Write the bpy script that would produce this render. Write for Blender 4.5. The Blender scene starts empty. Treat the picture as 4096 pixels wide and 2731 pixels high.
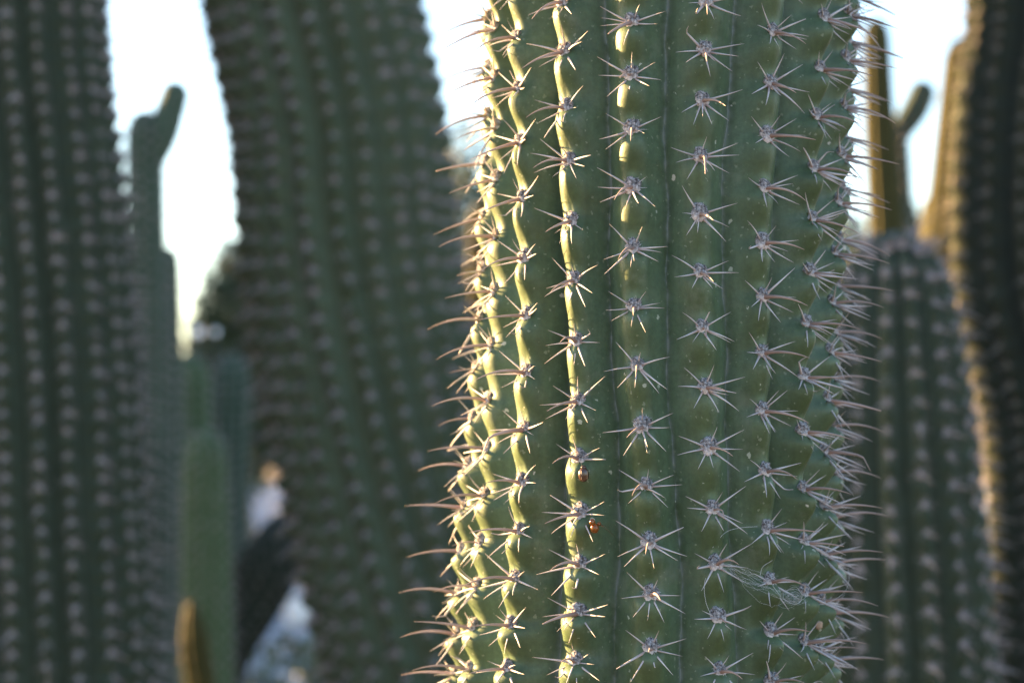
import bpy, math, random
import numpy as np
from mathutils import Vector, Matrix

random.seed(7)
rng = np.random.default_rng(11)
R_ = math.radians
scene = bpy.context.scene
COL = scene.collection

# ------------------------------------------------------------------ camera, sky, sun, exposure
F = 60.0 / 36.0 * 4096.0          # focal length in photograph pixels
CAM_Z = 1.10
PITCH = R_(2.39)
cam_data = bpy.data.cameras.new('camera')
cam_data.lens = 60.0
cam_data.sensor_width = 36.0
cam_data.sensor_fit = 'HORIZONTAL'
cam_data.clip_start = 0.02
cam_data.clip_end = 2000.0
cam_data.dof.use_dof = True
cam_data.dof.focus_distance = 0.648
cam_data.dof.aperture_fstop = 8.0
cam = bpy.data.objects.new('camera', cam_data)
cam.location = (0, 0, CAM_Z)
cam.rotation_euler = (R_(90) + PITCH, 0, 0)
COL.objects.link(cam)
scene.camera = cam

SUN_EL = R_(13.0)
SUN_AZ = R_(115.0)                 # degrees to the left, counted from the direction towards the camera
sun_dir = Vector((-math.sin(SUN_AZ) * math.cos(SUN_EL), -math.cos(SUN_AZ) * math.cos(SUN_EL), math.sin(SUN_EL)))

world = bpy.data.worlds.new('World')
scene.world = world
world.use_nodes = True
wn = world.node_tree.nodes
wl = world.node_tree.links
wn.clear()
wo = wn.new('ShaderNodeOutputWorld')
bg = wn.new('ShaderNodeBackground')
sky = wn.new('ShaderNodeTexSky')
sky.sky_type = 'NISHITA'
sky.sun_disc = False
sky.sun_elevation = SUN_EL
sky.sun_rotation = math.atan2(sun_dir.x, sun_dir.y)
sky.altitude = 50
sky.air_density = 1.0
sky.dust_density = 0.9
sky.ozone_density = 1.5
bg.inputs['Strength'].default_value = 0.05
wl.new(sky.outputs['Color'], bg.inputs['Color'])
wl.new(bg.outputs['Background'], wo.inputs['Surface'])

sun_data = bpy.data.lights.new('sun', 'SUN')
sun_data.energy = 5.0
sun_data.angle = R_(0.5)
sun_data.color = (1.0, 0.61, 0.25)
sun = bpy.data.objects.new('sun', sun_data)
sun.rotation_euler = sun_dir.to_track_quat('Z', 'Y').to_euler()
sun.location = (-3, 1, 4)
COL.objects.link(sun)

vs = scene.view_settings
vs.view_transform = 'Standard'
vs.look = 'None'
vs.exposure = 3.75
vs.gamma = 1.0
vs.use_curve_mapping = False
scene.cycles.use_denoising = True
scene.cycles.use_adaptive_sampling = False
scene.cycles.max_bounces = 6
scene.cycles.diffuse_bounces = 4
scene.cycles.transparent_max_bounces = 4

# ------------------------------------------------------------------ geometry of the view (for laying things out)
CP, SP = math.cos(PITCH), math.sin(PITCH)

def at(px, py, Y):
    """world point on the vertical plane y = Y that the photograph shows at (px, py)"""
    dx, dy = (px - 2048.0) / F, (1365.5 - py) / F
    d = Vector((dx, CP - dy * SP, SP + dy * CP))
    return Vector((0, 0, CAM_Z)) + d * (Y / d.y)

def project(p):
    x, y, z = p[0], p[1], p[2] - CAM_Z
    fwd = y * CP + z * SP
    up = -y * SP + z * CP
    if fwd <= 0.01:
        return -1e6, -1e6
    return 2048.0 + x / fwd * F, 1365.5 - up / fwd * F

# ------------------------------------------------------------------ object helpers
def link(o, parent=None):
    COL.objects.link(o)
    if parent is not None:
        o.parent = parent
    return o

def tag(o, label, cat, group=None, kind=None):
    if label: o['label'] = label
    if cat: o['category'] = cat
    if group: o['group'] = group
    if kind: o['kind'] = kind
    return o

def thing(name, label, cat, loc=(0, 0, 0), group=None):
    o = bpy.data.objects.new(name, None)
    o.location = loc
    o.empty_display_size = 0.05
    link(o)
    return tag(o, label, cat, group)

def mesh_np(name, V, Q, mat=None, smooth=True, tris=None):
    """mesh from an (n,3) array, quads (m,4) and optional triangles"""
    me = bpy.data.meshes.new(name)
    V = np.asarray(V, dtype=np.float32)
    Q = np.asarray(Q, dtype=np.int32).reshape(-1, 4)
    T = np.asarray(tris if tris is not None else [], dtype=np.int32).reshape(-1, 3)
    me.vertices.add(len(V))
    me.vertices.foreach_set('co', V.ravel())
    loops = np.concatenate([Q.ravel(), T.ravel()])
    starts = np.concatenate([np.arange(len(Q)) * 4, len(Q) * 4 + np.arange(len(T)) * 3]).astype(np.int32)
    me.loops.add(len(loops))
    me.loops.foreach_set('vertex_index', loops.astype(np.int32))
    me.polygons.add(len(starts))
    me.polygons.foreach_set('loop_start', starts)
    if smooth:
        me.polygons.foreach_set('use_smooth', np.ones(len(starts), dtype=bool))
    me.update(calc_edges=True)
    me.validate()
    if mat: me.materials.append(mat)
    return me

def attr(me, name, arr):
    a = me.attributes.new(name, 'FLOAT', 'POINT')
    a.data.foreach_set('value', np.asarray(arr, dtype=np.float32).ravel())

def obj(name, me, parent=None, mw=None):
    o = bpy.data.objects.new(name, me)
    if mw is not None: o.matrix_local = mw
    return link(o, parent)

class Soup:
    """collects transformed copies of small meshes into one"""
    def __init__(s): s.v, s.q, s.t, s.m, s.a, s.n = [], [], [], [], [], 0
    def add(s, tmpl, M, mi=0):
        V, Q, T, A = tmpl
        M = np.array(M)
        s.v.append(V @ M[:3, :3].T + M[:3, 3])
        s.q.append(Q + s.n); s.t.append(T + s.n); s.a.append(A)
        s.m.append((len(Q), len(T), mi))
        s.n += len(V)
    def build(s, name, mats, aname='tip'):
        V = np.concatenate(s.v); Q = np.concatenate(s.q); T = np.concatenate(s.t)
        me = mesh_np(name, V, Q, None, True, T)
        for m in mats: me.materials.append(m)
        if len(mats) > 1:
            mi = np.concatenate([np.full(a, m) for a, b, m in s.m] + [np.full(b, m) for a, b, m in s.m]).astype(np.int32)
            me.polygons.foreach_set('material_index', mi)
        attr(me, aname, np.concatenate(s.a))
        return me

def basis(x, y, z, o=(0, 0, 0)):
    return Matrix(((x[0], y[0], z[0], o[0]), (x[1], y[1], z[1], o[1]), (x[2], y[2], z[2], o[2]), (0, 0, 0, 1)))

# ------------------------------------------------------------------ materials
def new_mat(name):
    m = bpy.data.materials.new(name)
    m.use_nodes = True
    nt = m.node_tree
    b = nt.nodes['Principled BSDF']
    return m, nt, b

def ramp(nt, src, stops):
    r = nt.nodes.new('ShaderNodeValToRGB')
    e = r.color_ramp.elements
    while len(e) < len(stops): e.new(0.5)
    for el, (p, c) in zip(e, stops):
        el.position = p
        el.color = (*c, 1) if len(c) == 3 else c
    nt.links.new(src, r.inputs['Fac'])
    return r.outputs['Color']

def noise(nt, scale, detail=4, rough=0.55, vec=None, coord='Object'):
    n = nt.nodes.new('ShaderNodeTexNoise')
    n.inputs['Scale'].default_value = scale
    n.inputs['Detail'].default_value = detail
    n.inputs['Roughness'].default_value = rough
    if vec is None:
        tc = nt.nodes.new('ShaderNodeTexCoord')
        vec = tc.outputs[coord]
    nt.links.new(vec, n.inputs['Vector'])
    return n.outputs['Fac']

def mix(nt, fac, a, b, mode='MIX'):
    n = nt.nodes.new('ShaderNodeMix')
    n.data_type = 'RGBA'
    n.blend_type = mode
    for sock, v in ((n.inputs[0], fac), (n.inputs[6], a), (n.inputs[7], b)):
        if isinstance(v, (int, float)): sock.default_value = v
        elif isinstance(v, tuple): sock.default_value = (*v, 1)
        else: nt.links.new(v, sock)
    return n.outputs[2]

def mth(nt, op, a, b=None, clamp=False):
    n = nt.nodes.new('ShaderNodeMath')
    n.operation = op
    n.use_clamp = clamp
    for i, v in enumerate((a, b)):
        if v is None: continue
        if isinstance(v, (int, float)): n.inputs[i].default_value = v
        else: nt.links.new(v, n.inputs[i])
    return n.outputs[0]

def fattr(nt, name):
    n = nt.nodes.new('ShaderNodeAttribute')
    n.attribute_name = name
    return n.outputs['Fac']

def bump(nt, b, h, strength, dist):
    n = nt.nodes.new('ShaderNodeBump')
    n.inputs['Strength'].default_value = strength
    n.inputs['Distance'].default_value = dist
    nt.links.new(h, n.inputs['Height'])
    nt.links.new(n.outputs['Normal'], b.inputs['Normal'])

def cactus_skin(name, dark, mid, pale, detail=True, rough=0.5, sss=0.0, crest=None):
    m, nt, b = new_mat(name)
    big = noise(nt, 28, 4)
    col = ramp(nt, big, [(0.30, dark), (0.52, mid), (0.78, pale)])
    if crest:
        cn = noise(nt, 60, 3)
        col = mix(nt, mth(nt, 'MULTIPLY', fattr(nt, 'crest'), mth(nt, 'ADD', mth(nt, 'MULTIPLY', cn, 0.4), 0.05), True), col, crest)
    bloom_light = fattr(nt, 'bloom')
    col = mix(nt, mth(nt, 'MULTIPLY', bloom_light, 0.6, True), col, tuple(min(1, c * 2.1 + 0.025) for c in mid[:2]) + (mid[2] * 2.2 + 0.04,))
    if detail:
        fine = noise(nt, 420, 5, 0.7)
        col = mix(nt, 0.55, col, ramp(nt, fine, [(0.25, (0.30, 0.30, 0.30)), (0.75, (0.72, 0.72, 0.72))]), 'OVERLAY')
        # scuffed waxy patches and faint upright streaks
        sc = noise(nt, 34, 7, 0.72)
        col = mix(nt, mth(nt, 'MULTIPLY', ramp(nt, sc, [(0.55, (0, 0, 0)), (0.70, (1, 1, 1))]), 0.55), col, (0.125, 0.150, 0.115))
        tcs = nt.nodes.new('ShaderNodeTexCoord')
        mp = nt.nodes.new('ShaderNodeMapping')
        mp.inputs['Scale'].default_value = (1, 1, 0.06)
        nt.links.new(tcs.outputs['Object'], mp.inputs['Vector'])
        st = noise(nt, 260, 4, 0.6, mp.outputs['Vector'])
        col = mix(nt, 0.35, col, ramp(nt, st, [(0.30, (0.36, 0.36, 0.36)), (0.70, (0.64, 0.64, 0.64))]), 'OVERLAY')
        br = noise(nt, 75, 5, 0.65)
        col = mix(nt, mth(nt, 'MULTIPLY', ramp(nt, br, [(0.66, (0, 0, 0)), (0.74, (1, 1, 1))]), 0.45), col, (0.050, 0.046, 0.020))
        # pale scar line along each furrow
        tc = nt.nodes.new('ShaderNodeTexCoord')
        scar = fattr(nt, 'scar')
        sn = noise(nt, 160, 3, 0.6)
        sfac = mth(nt, 'MULTIPLY', scar, ramp(nt, sn, [(0.38, (0.12, 0.12, 0.12)), (0.62, (1, 1, 1))]), True)
        col = mix(nt, sfac, col, (0.135, 0.165, 0.15))
        wn_ = nt.nodes.new('ShaderNodeTexNoise'); wn_.inputs['Scale'].default_value = 700; wn_.inputs['Detail'].default_value = 2
        nt.links.new(tc.outputs['Object'], wn_.inputs['Vector'])
        wm = nt.nodes.new('ShaderNodeVectorMath'); wm.operation = 'MULTIPLY_ADD'
        nt.links.new(wn_.outputs['Color'], wm.inputs[0]); wm.inputs[1].default_value = (0.0022,) * 3
        nt.links.new(tc.outputs['Object'], wm.inputs[2])
        warp = wm.outputs[0]
        # small pale flecks of dust and corky dots
        for sc, th, keep, fc in ((170, 0.09, 0.66, (0.34, 0.37, 0.32)), (480, 0.17, 0.55, (0.15, 0.18, 0.13)), (90, 0.075, 0.72, (0.45, 0.43, 0.38))):
            v = nt.nodes.new('ShaderNodeTexVoronoi')
            v.inputs['Scale'].default_value = sc
            nt.links.new(warp, v.inputs['Vector'])
            s = nt.nodes.new('ShaderNodeSeparateColor')
            nt.links.new(v.outputs['Color'], s.inputs[0])
            a = mth(nt, 'LESS_THAN', v.outputs['Distance'], mth(nt, 'MULTIPLY', s.outputs[1], th * 1.7))
            k = mth(nt, 'GREATER_THAN', s.outputs[0], keep)
            col = mix(nt, mth(nt, 'MULTIPLY', mth(nt, 'MULTIPLY', a, k), 0.75), col, fc)
        bump(nt, b, mth(nt, 'ADD', mth(nt, 'MULTIPLY', fine, 0.35), noise(nt, 110, 3)), 0.25, 0.0012)
    nt.links.new(col, b.inputs['Base Color'])
    b.inputs['Roughness'].default_value = rough
    b.inputs['Specular IOR Level'].default_value = 0.28 if detail else 0.08
    if sss:
        b.inputs['Subsurface Weight'].default_value = sss
        b.inputs['Subsurface Radius'].default_value = (1.0, 1.1, 0.3)
        b.inputs['Subsurface Scale'].default_value = 0.0022
    return m

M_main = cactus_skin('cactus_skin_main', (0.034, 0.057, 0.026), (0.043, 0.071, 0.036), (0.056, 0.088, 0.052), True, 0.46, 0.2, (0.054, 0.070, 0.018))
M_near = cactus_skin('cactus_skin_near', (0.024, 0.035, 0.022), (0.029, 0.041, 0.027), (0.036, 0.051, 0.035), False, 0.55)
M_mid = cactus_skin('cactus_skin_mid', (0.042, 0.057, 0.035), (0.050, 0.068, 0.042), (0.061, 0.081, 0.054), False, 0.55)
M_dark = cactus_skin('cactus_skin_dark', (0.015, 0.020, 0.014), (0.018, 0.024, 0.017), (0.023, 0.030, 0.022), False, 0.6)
M_far = cactus_skin('cactus_skin_far', (0.034, 0.055, 0.037), (0.042, 0.067, 0.046), (0.053, 0.080, 0.058), False, 0.6)
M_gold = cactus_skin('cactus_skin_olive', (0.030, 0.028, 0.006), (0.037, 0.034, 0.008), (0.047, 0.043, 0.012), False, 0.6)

def spine_mat(name, base, mid, tip):
    m, nt, b = new_mat(name)
    t = fattr(nt, 'tip')
    n = noise(nt, 600, 3)
    f = mth(nt, 'ADD', t, mth(nt, 'MULTIPLY', mth(nt, 'SUBTRACT', n, 0.5), 0.5), True)
    col = ramp(nt, f, [(0.0, base), (0.45, mid), (1.0, tip)])
    gc = nt.nodes.new('ShaderNodeNewGeometry')
    big = noise(nt, 55, 2, 0.5, gc.outputs['Position'])
    col = mix(nt, mth(nt, 'MULTIPLY', ramp(nt, big, [(0.46, (0, 0, 0)), (0.68, (1, 1, 1))]), 0.34), col, tuple(c * 0.5 for c in base))
    oi = nt.nodes.new('ShaderNodeObjectInfo')
    col = mix(nt, mth(nt, 'MULTIPLY', mth(nt, 'POWER', oi.outputs['Random'], 2.5), 0.5), col, tuple(c * 0.55 for c in mid))
    nt.links.new(col, b.inputs['Base Color'])
    b.inputs['Roughness'].default_value = 0.55
    return m
M_young = cactus_skin('cactus_skin_young', (0.045, 0.075, 0.035), (0.056, 0.090, 0.045), (0.070, 0.105, 0.058), False, 0.6)
M_spine = spine_mat('spine_horn', (0.27, 0.19, 0.175), (0.45, 0.43, 0.46), (0.35, 0.30, 0.30))
M_central = spine_mat('spine_central_horn', (0.20, 0.11, 0.085), (0.33, 0.255, 0.24), (0.30, 0.215, 0.19))
M_bgspine = spine_mat('spine_grey', (0.26, 0.215, 0.22), (0.29, 0.245, 0.255), (0.23, 0.19, 0.19))

def wool_mat(name, lo, hi, sc):
    m, nt, b = new_mat(name)
    t = fattr(nt, 'tip')
    n = noise(nt, sc, 4, 0.7)
    f = mth(nt, 'ADD', mth(nt, 'MULTIPLY', n, 0.9), mth(nt, 'MULTIPLY', t, 0.5))
    col = ramp(nt, f, [(0.40, lo), (0.57, tuple((a + c) / 2 for a, c in zip(lo, hi))), (0.77, hi)])
    nt.links.new(col, b.inputs['Base Color'])
    b.inputs['Roughness'].default_value = 0.95
    b.inputs['Specular IOR Level'].default_value = 0.1
    bump(nt, b, n, 0.8, 0.0006)
    return m
M_wool = wool_mat('areole_wool', (0.045, 0.038, 0.038), (0.52, 0.50, 0.53), 900)
M_wool_bg = wool_mat('areole_wool_grey', (0.18, 0.165, 0.175), (0.33, 0.31, 0.335), 300)

def plain(name, c, rough=0.7, spec=0.3):
    m, nt, b = new_mat(name)
    n = noise(nt, 40, 4)
    nt.links.new(ramp(nt, n, [(0.3, tuple(x * 0.8 for x in c)), (0.7, tuple(min(1, x * 1.2) for x in c))]), b.inputs['Base Color'])
    b.inputs['Roughness'].default_value = rough
    b.inputs['Specular IOR Level'].default_value = spec
    return m

# ------------------------------------------------------------------ the setting
def ground_mat():
    m, nt, b = new_mat('gravel')
    a = noise(nt, 0.35, 3); c = noise(nt, 45, 6, 0.7)
    col = mix(nt, 0.5, ramp(nt, a, [(0.3, (0.28, 0.28, 0.32)), (0.7, (0.35, 0.35, 0.39))]),
              ramp(nt, c, [(0.3, (0.22, 0.22, 0.25)), (0.7, (0.40, 0.40, 0.44))]))
    nt.links.new(col, b.inputs['Base Color'])
    b.inputs['Roughness'].default_value = 0.95
    bump(nt, b, c, 0.7, 0.03)
    return m
def grid_sheet(name, x0, x1, y0, y1, nx, ny, zf, mat):
    xs = np.linspace(x0, x1, nx); ys = np.linspace(y0, y1, ny)
    X, Y = np.meshgrid(xs, ys)
    V = np.stack([X, Y, zf(X, Y)], -1).reshape(-1, 3)
    i = np.arange(ny - 1)[:, None] * nx + np.arange(nx - 1)[None, :]
    Q = np.stack([i, i + 1, i + nx + 1, i + nx], -1).reshape(-1, 4)
    o = obj(name, mesh_np(name, V, Q, mat))
    o['kind'] = 'structure'
    return o
grid_sheet('ground', -600, 600, -300, 900, 61, 61, lambda x, y: 0 * x, ground_mat())
grid_sheet('planting_bed', -7, 7, -6, 6.0, 29, 25, lambda x, y: 0.005 + 0.002 * np.sin(x * 2.1) * np.sin(y * 1.7), plain('bed_soil', (0.085, 0.072, 0.062), 0.95))  # unseen dark soil added to cut warm bounce onto the cacti
grid_sheet('path', -60, 60, 27, 37, 61, 9, lambda x, y: 0.012 + 0.004 * np.sin(x * 0.7), plain('dry_soil', (0.15, 0.115, 0.085), 0.95))
grid_sheet('hills', -160, 160, 37.5, 127.5, 81, 25, lambda x, y: np.maximum(-0.3, (3.2 + 1.1 * np.sin(x * 0.09) + 0.7 * np.sin(x * 0.31 + 1)) * np.sin(np.clip((y - 37.5) / 90, 0, 1) * np.pi) ** 0.6 - 0.2),
           plain('bank_soil', (0.085, 0.072, 0.075), 0.95))

# ------------------------------------------------------------------ small templates: spines, areole pads
def tube_template(length, r0, bow, sides=6, rings=7, kink=0.0, blunt=False):
    """tapered spine along +Z, bowed towards +X; returns V, Q, T, tip attribute"""
    V, A = [], []
    zs = np.linspace(0, 1, rings)
    for i, s in enumerate(zs):
        r = r0 * (1 - s) ** 0.62 * (0.55 + 0.45 * (1 - s)) + r0 * (0.30 if blunt else 0.10)
        if i == 0: r *= 1.25
        cx = bow * 4 * s * (1 - s) * length + kink * max(0, s - 0.72) * length
        cz = s * length - abs(kink) * max(0, s - 0.72) * length * 0.5
        for k in range(sides):
            a = 2 * math.pi * k / sides
            V.append((cx + r * math.cos(a), r * math.sin(a), cz)); A.append(s)
    Q = []
    for i in range(rings - 1):
        for k in range(sides):
            k2 = (k + 1) % sides
            Q.append((i * sides + k, i * sides + k2, (i + 1) * sides + k2, (i + 1) * sides + k))
    n = len(V)
    V.append((V[-sides][0] - r, 0, V[-1][2] + 0.4 * r0)); A.append(1)
    T = [((rings - 1) * sides + k, (rings - 1) * sides + (k + 1) % sides, n) for k in range(sides)]
    return np.array(V), np.array(Q), np.array(T), np.array(A)

def pad_template(sx, sy, sz, seed, nu=14, nv=9, fuzz=40):
    """woolly cushion: a lumpy half-dome on the xy plane, plus short tufts of wool"""
    r = random.Random(seed)
    ph = [r.uniform(0, 6.28) for _ in range(8)]
    V, A, Q, T = [], [], [], []
    for j in range(nv):
        e = j / (nv - 1) * (math.pi / 2 + 0.35) - 0.35
        for i in range(nu):
            a = 2 * math.pi * i / nu
            k = 1 + 0.10 * math.sin(3 * a + ph[0] + 2 * e) + 0.08 * math.sin(5 * a + ph[1] - 3 * e) + r.uniform(-0.07, 0.07)
            x, y, z = math.cos(e) * math.cos(a) * k, math.cos(e) * math.sin(a) * k, math.sin(e) * k
            V.append((x * sx, y * sy, z * sz))
            A.append(max(0.0, -y) * 0.8 + r.uniform(0, 0.2))
    for j in range(nv - 1):
        for i in range(nu):
            i2 = (i + 1) % nu
            Q.append((j * nu + i, j * nu + i2, (j + 1) * nu + i2, (j + 1) * nu + i))
    for f in range(fuzz):
        a = r.uniform(0, 6.28); e = r.uniform(-0.1, 1.2)
        d = np.array((math.cos(e) * math.cos(a), math.cos(e) * math.sin(a), math.sin(e)))
        p = d * np.array((sx, sy, sz)) * 0.9
        side = np.cross(d, np.array((r.uniform(-1, 1), r.uniform(-1, 1), r.uniform(-1, 1))))
        side = side / (np.linalg.norm(side) + 1e-6) * sx * 0.06
        tip = p + d * sx * r.uniform(0.2, 0.55) + side * r.uniform(-6, 6)
        n = len(V)
        V += [tuple(p - side), tuple(p + side), tuple(tip)]
        A += [0.9 if d[1] < 0.3 else 0.3] * 3
        T.append((n, n + 1, n + 2))
    return np.array(V), np.array(Q), np.array(T).reshape(-1, 3), np.array(A)

def tmpl_mesh(name, t, mat):
    me = mesh_np(name, t[0], t[1], mat, True, t[2])
    attr(me, 'tip', t[3])
    return me

def dir_matrix(d, up, o, scale):
    """matrix that turns +Z to d and +X as near to up as it can"""
    d = Vector(d).normalized()
    x = Vector(up) - d * d.dot(Vector(up))
    if x.length < 1e-4: x = Vector((1, 0, 0))
    x.normalize()
    y = d.cross(x)
    return basis(x * scale, y * scale, d * scale, o)

# ------------------------------------------------------------------ the ribbed cactus in focus
MAIN_Y = 0.735
RAD = 0.0775
AX = [(-500, 2692), (100, 2676), (700, 2650), (1365, 2622), (2000, 2592), (2600, 2562), (3200, 2535)]
ax_pts = [at(x, y, MAIN_Y) for y, x in AX]
ax_z = np.array([p.z for p in ax_pts])[::-1]
ax_x = np.array([p.x for p in ax_pts])[::-1]
def axis_x(z):
    z = np.asarray(z, dtype=float)
    lo = ax_x[0] - 0.02 * np.tanh((ax_z[0] - z) / 0.5)
    hi = ax_x[-1] + 0.02 * np.tanh((z - ax_z[-1]) / 0.5)
    return np.where(z < ax_z[0], lo, np.where(z > ax_z[-1], hi, np.interp(z, ax_z, ax_x)))

# areoles of each rib as the photograph shows them, top to bottom
RIBS = [
 ('A', -93, [(1938,70),(1942,264),(1942,459),(1930,649),(1921,867),(1921,1078),(1910,1273),(1893,1468),(1881,1669),(1861,1859),(1843,2025),(1831,2198),(1820,2370),(1812,2530)]),
 ('B', -75, [(1962,109),(1967,304),(1973,505),(1973,712),(1973,943),(1967,1158),(1953,1376),(1947,1595),(1939,1790),(1926,1978),(1909,2165),(1897,2340),(1876,2506),(1861,2673)]),
 ('C', None, [(2045,-50),(2053,146),(2059,350),(2068,563),(2076,789),(2088,1029),(2094,1256),(2097,1486),(2088,1712),(2075,1925),(2066,2120),(2048,2310),(2033,2497),(2010,2667)]),
 ('D', None, [(2237,6),(2254,201),(2254,425),(2269,637),(2275,880),(2292,1115),(2297,1359),(2306,1600),(2312,1830),(2315,2049),(2315,2254),(2306,2447),(2292,2643)]),
 ('E', None, [(2521,83),(2521,296),(2527,511),(2527,743),(2530,986),(2533,1224),(2544,1457),(2570,1701),(2585,1939),(2597,2165),(2606,2373),(2606,2589)]),
 ('F', None, [(2824,0),(2821,195),(2810,396),(2801,620),(2801,850),(2801,1084),(2810,1305),(2824,1543),(2838,1784),(2855,2031),(2867,2251),(2876,2465),(2891,2679)]),
 ('G', None, [(3097,123),(3088,327),(3074,537),(3059,746),(3056,966),(3056,1181),(3054,1405),(3054,1638),(3069,1880),(3081,2115),(3093,2322),(3102,2527),(3110,2726)]),
 ('H', None, [(3312,72),(3292,273),(3283,462),(3269,672),(3263,873),(3257,1084),(3240,1290),(3226,1503),(3226,1721),(3229,1951),(3238,2165),(3244,2367),(3241,2566)]),
 ('I', 72, [(3409,52),(3398,235),(3392,425),(3381,617),(3369,807),(3352,1012),(3346,1207),(3338,1402),(3320,1595),(3312,1800),(3315,2023),(3321,2213),(3306,2400),(3300,2592)]),
 ('J', 91, [(3405,160),(3395,345),(3388,540),(3378,745),(3369,952),(3361,1138),(3349,1325),(3346,1508),(3340,1698),(3342,1883),(3348,2067),(3345,2251),(3336,2447),(3330,2640)]),
]

def solve_areole(px, py, theta):
    if theta is None:
        # ray against the crest cylinder
        dx, dy = (px - 2048.0) / F, (1365.5 - py) / F
        d = np.array((dx, CP - dy * SP, SP + dy * CP))
        z = CAM_Z + d[2] * 0.68
        for _ in range(6):
            c = np.array((float(axis_x(z)), MAIN_Y))
            a = d[0] ** 2 + d[1] ** 2
            b = -2 * (d[0] * c[0] + d[1] * c[1])
            cc = c[0] ** 2 + c[1] ** 2 - RAD ** 2
            disc = max(0.0, b * b - 4 * a * cc)
            t = (-b - math.sqrt(disc)) / (2 * a)
            z = CAM_Z + d[2] * t
        p = d[:2] * t - c
        return math.atan2(p[0], -p[1]), RAD, z
    th = R_(theta)
    lo, hi = 0.05, 0.11
    z = 1.1
    for _ in range(40):
        r = (lo + hi) / 2
        y = MAIN_Y - r * math.cos(th)
        z = at(px, py, y).z
        x = float(axis_x(z)) + r * math.sin(th)
        q = project((x, y, z))[0]
        if (q > px) == (th > 0): hi = r
        else: lo = r
    return th, r, z

ribs = []
for name, th0, pts in RIBS:
    sol = [solve_areole(px, py, th0) for px, py in pts]
    th = np.array([s[0] for s in sol]); rr = np.array([s[1] for s in sol]); zz = np.array([s[2] for s in sol])
    ribs.append([name, th, rr, zz])
nback = 6
a0, a1 = ribs[-1][1].mean(), ribs[0][1].mean() + 2 * math.pi
for k in range(nback):
    f = (k + 1) / (nback + 1)
    zz = ribs[0][3] + (0.5 if k % 2 else 0.1) * 0.02
    ribs.append(['K%d' % k, np.full(len(zz), a0 + (a1 - a0) * f), np.full(len(zz), RAD), zz])

H_MAIN = 1.72
def rib_fields(z, rib):
    """angle, radius and areole phase (whole numbers at areoles, growing downwards) of a rib at heights z"""
    zz = rib[3]; th = rib[1]; rr = rib[2]
    o = np.argsort(zz); zs = zz[o]
    step_hi = zs[-1] - zs[-2]; step_lo = zs[1] - zs[0]
    idx = (len(zs) - 1 - np.arange(len(zs))).astype(float)
    ph = np.interp(z, zs, idx)
    ph = np.where(z > zs[-1], -(z - zs[-1]) / step_hi, ph)
    ph = np.where(z < zs[0], idx[0] + (zs[0] - z) / step_lo, ph)
    k = 9
    off = np.linspace(-0.016, 0.016, k)
    t = np.mean([np.interp(z + d, zs, th[o]) for d in off], 0)
    r = np.mean([np.interp(z + d, zs, rr[o]) for d in off], 0)
    return t, r, ph

def scallop(ph):
    q = np.mod(ph + 0.10, 1.0)
    return np.where(q < 0.36, -np.cos(np.pi * q / 0.36), np.cos(np.pi * (q - 0.36) / 0.64))

def main_amp(z):
    return 0.030 + 0.010 * np.clip((1.10 - z) / 0.12, 0, 1)

def crest_profile(t, q=0.50, t1=0.42):
    """round crest that turns into a straight, slightly hollow flank; 0 at the crest, 1 in the furrow"""
    def g(t):
        if t < t1: return q - math.sqrt(q * q - t * t)
        s1 = t1 / math.sqrt(q * q - t1 * t1)
        return q - math.sqrt(q * q - t1 * t1) + s1 * (t - t1) - 0.42 * (t - t1) ** 2
    return g(t) / g(1.0)

VALLEY = {'A': 0.80, 'B': 0.80, 'C': 0.805, 'D': 0.845, 'E': 0.87, 'F': 0.87, 'G': 0.84, 'H': 0.82, 'I': 0.82}
RIB_AMP = {'D': (0.9, 1.0), 'E': (0.75, 0.7), 'F': (0.42, 0.75), 'G': (0.5, 1.35), 'H': (1.15, 1.5), 'I': (1.35, 1.45), 'J': (1.35, 1.45)}
def rib_amp(name, z):
    hi, lo = RIB_AMP.get(name, (1.0, 1.0))
    return hi + (lo - hi) * np.clip((1.16 - np.asarray(z)) / 0.16, 0, 1)

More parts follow.
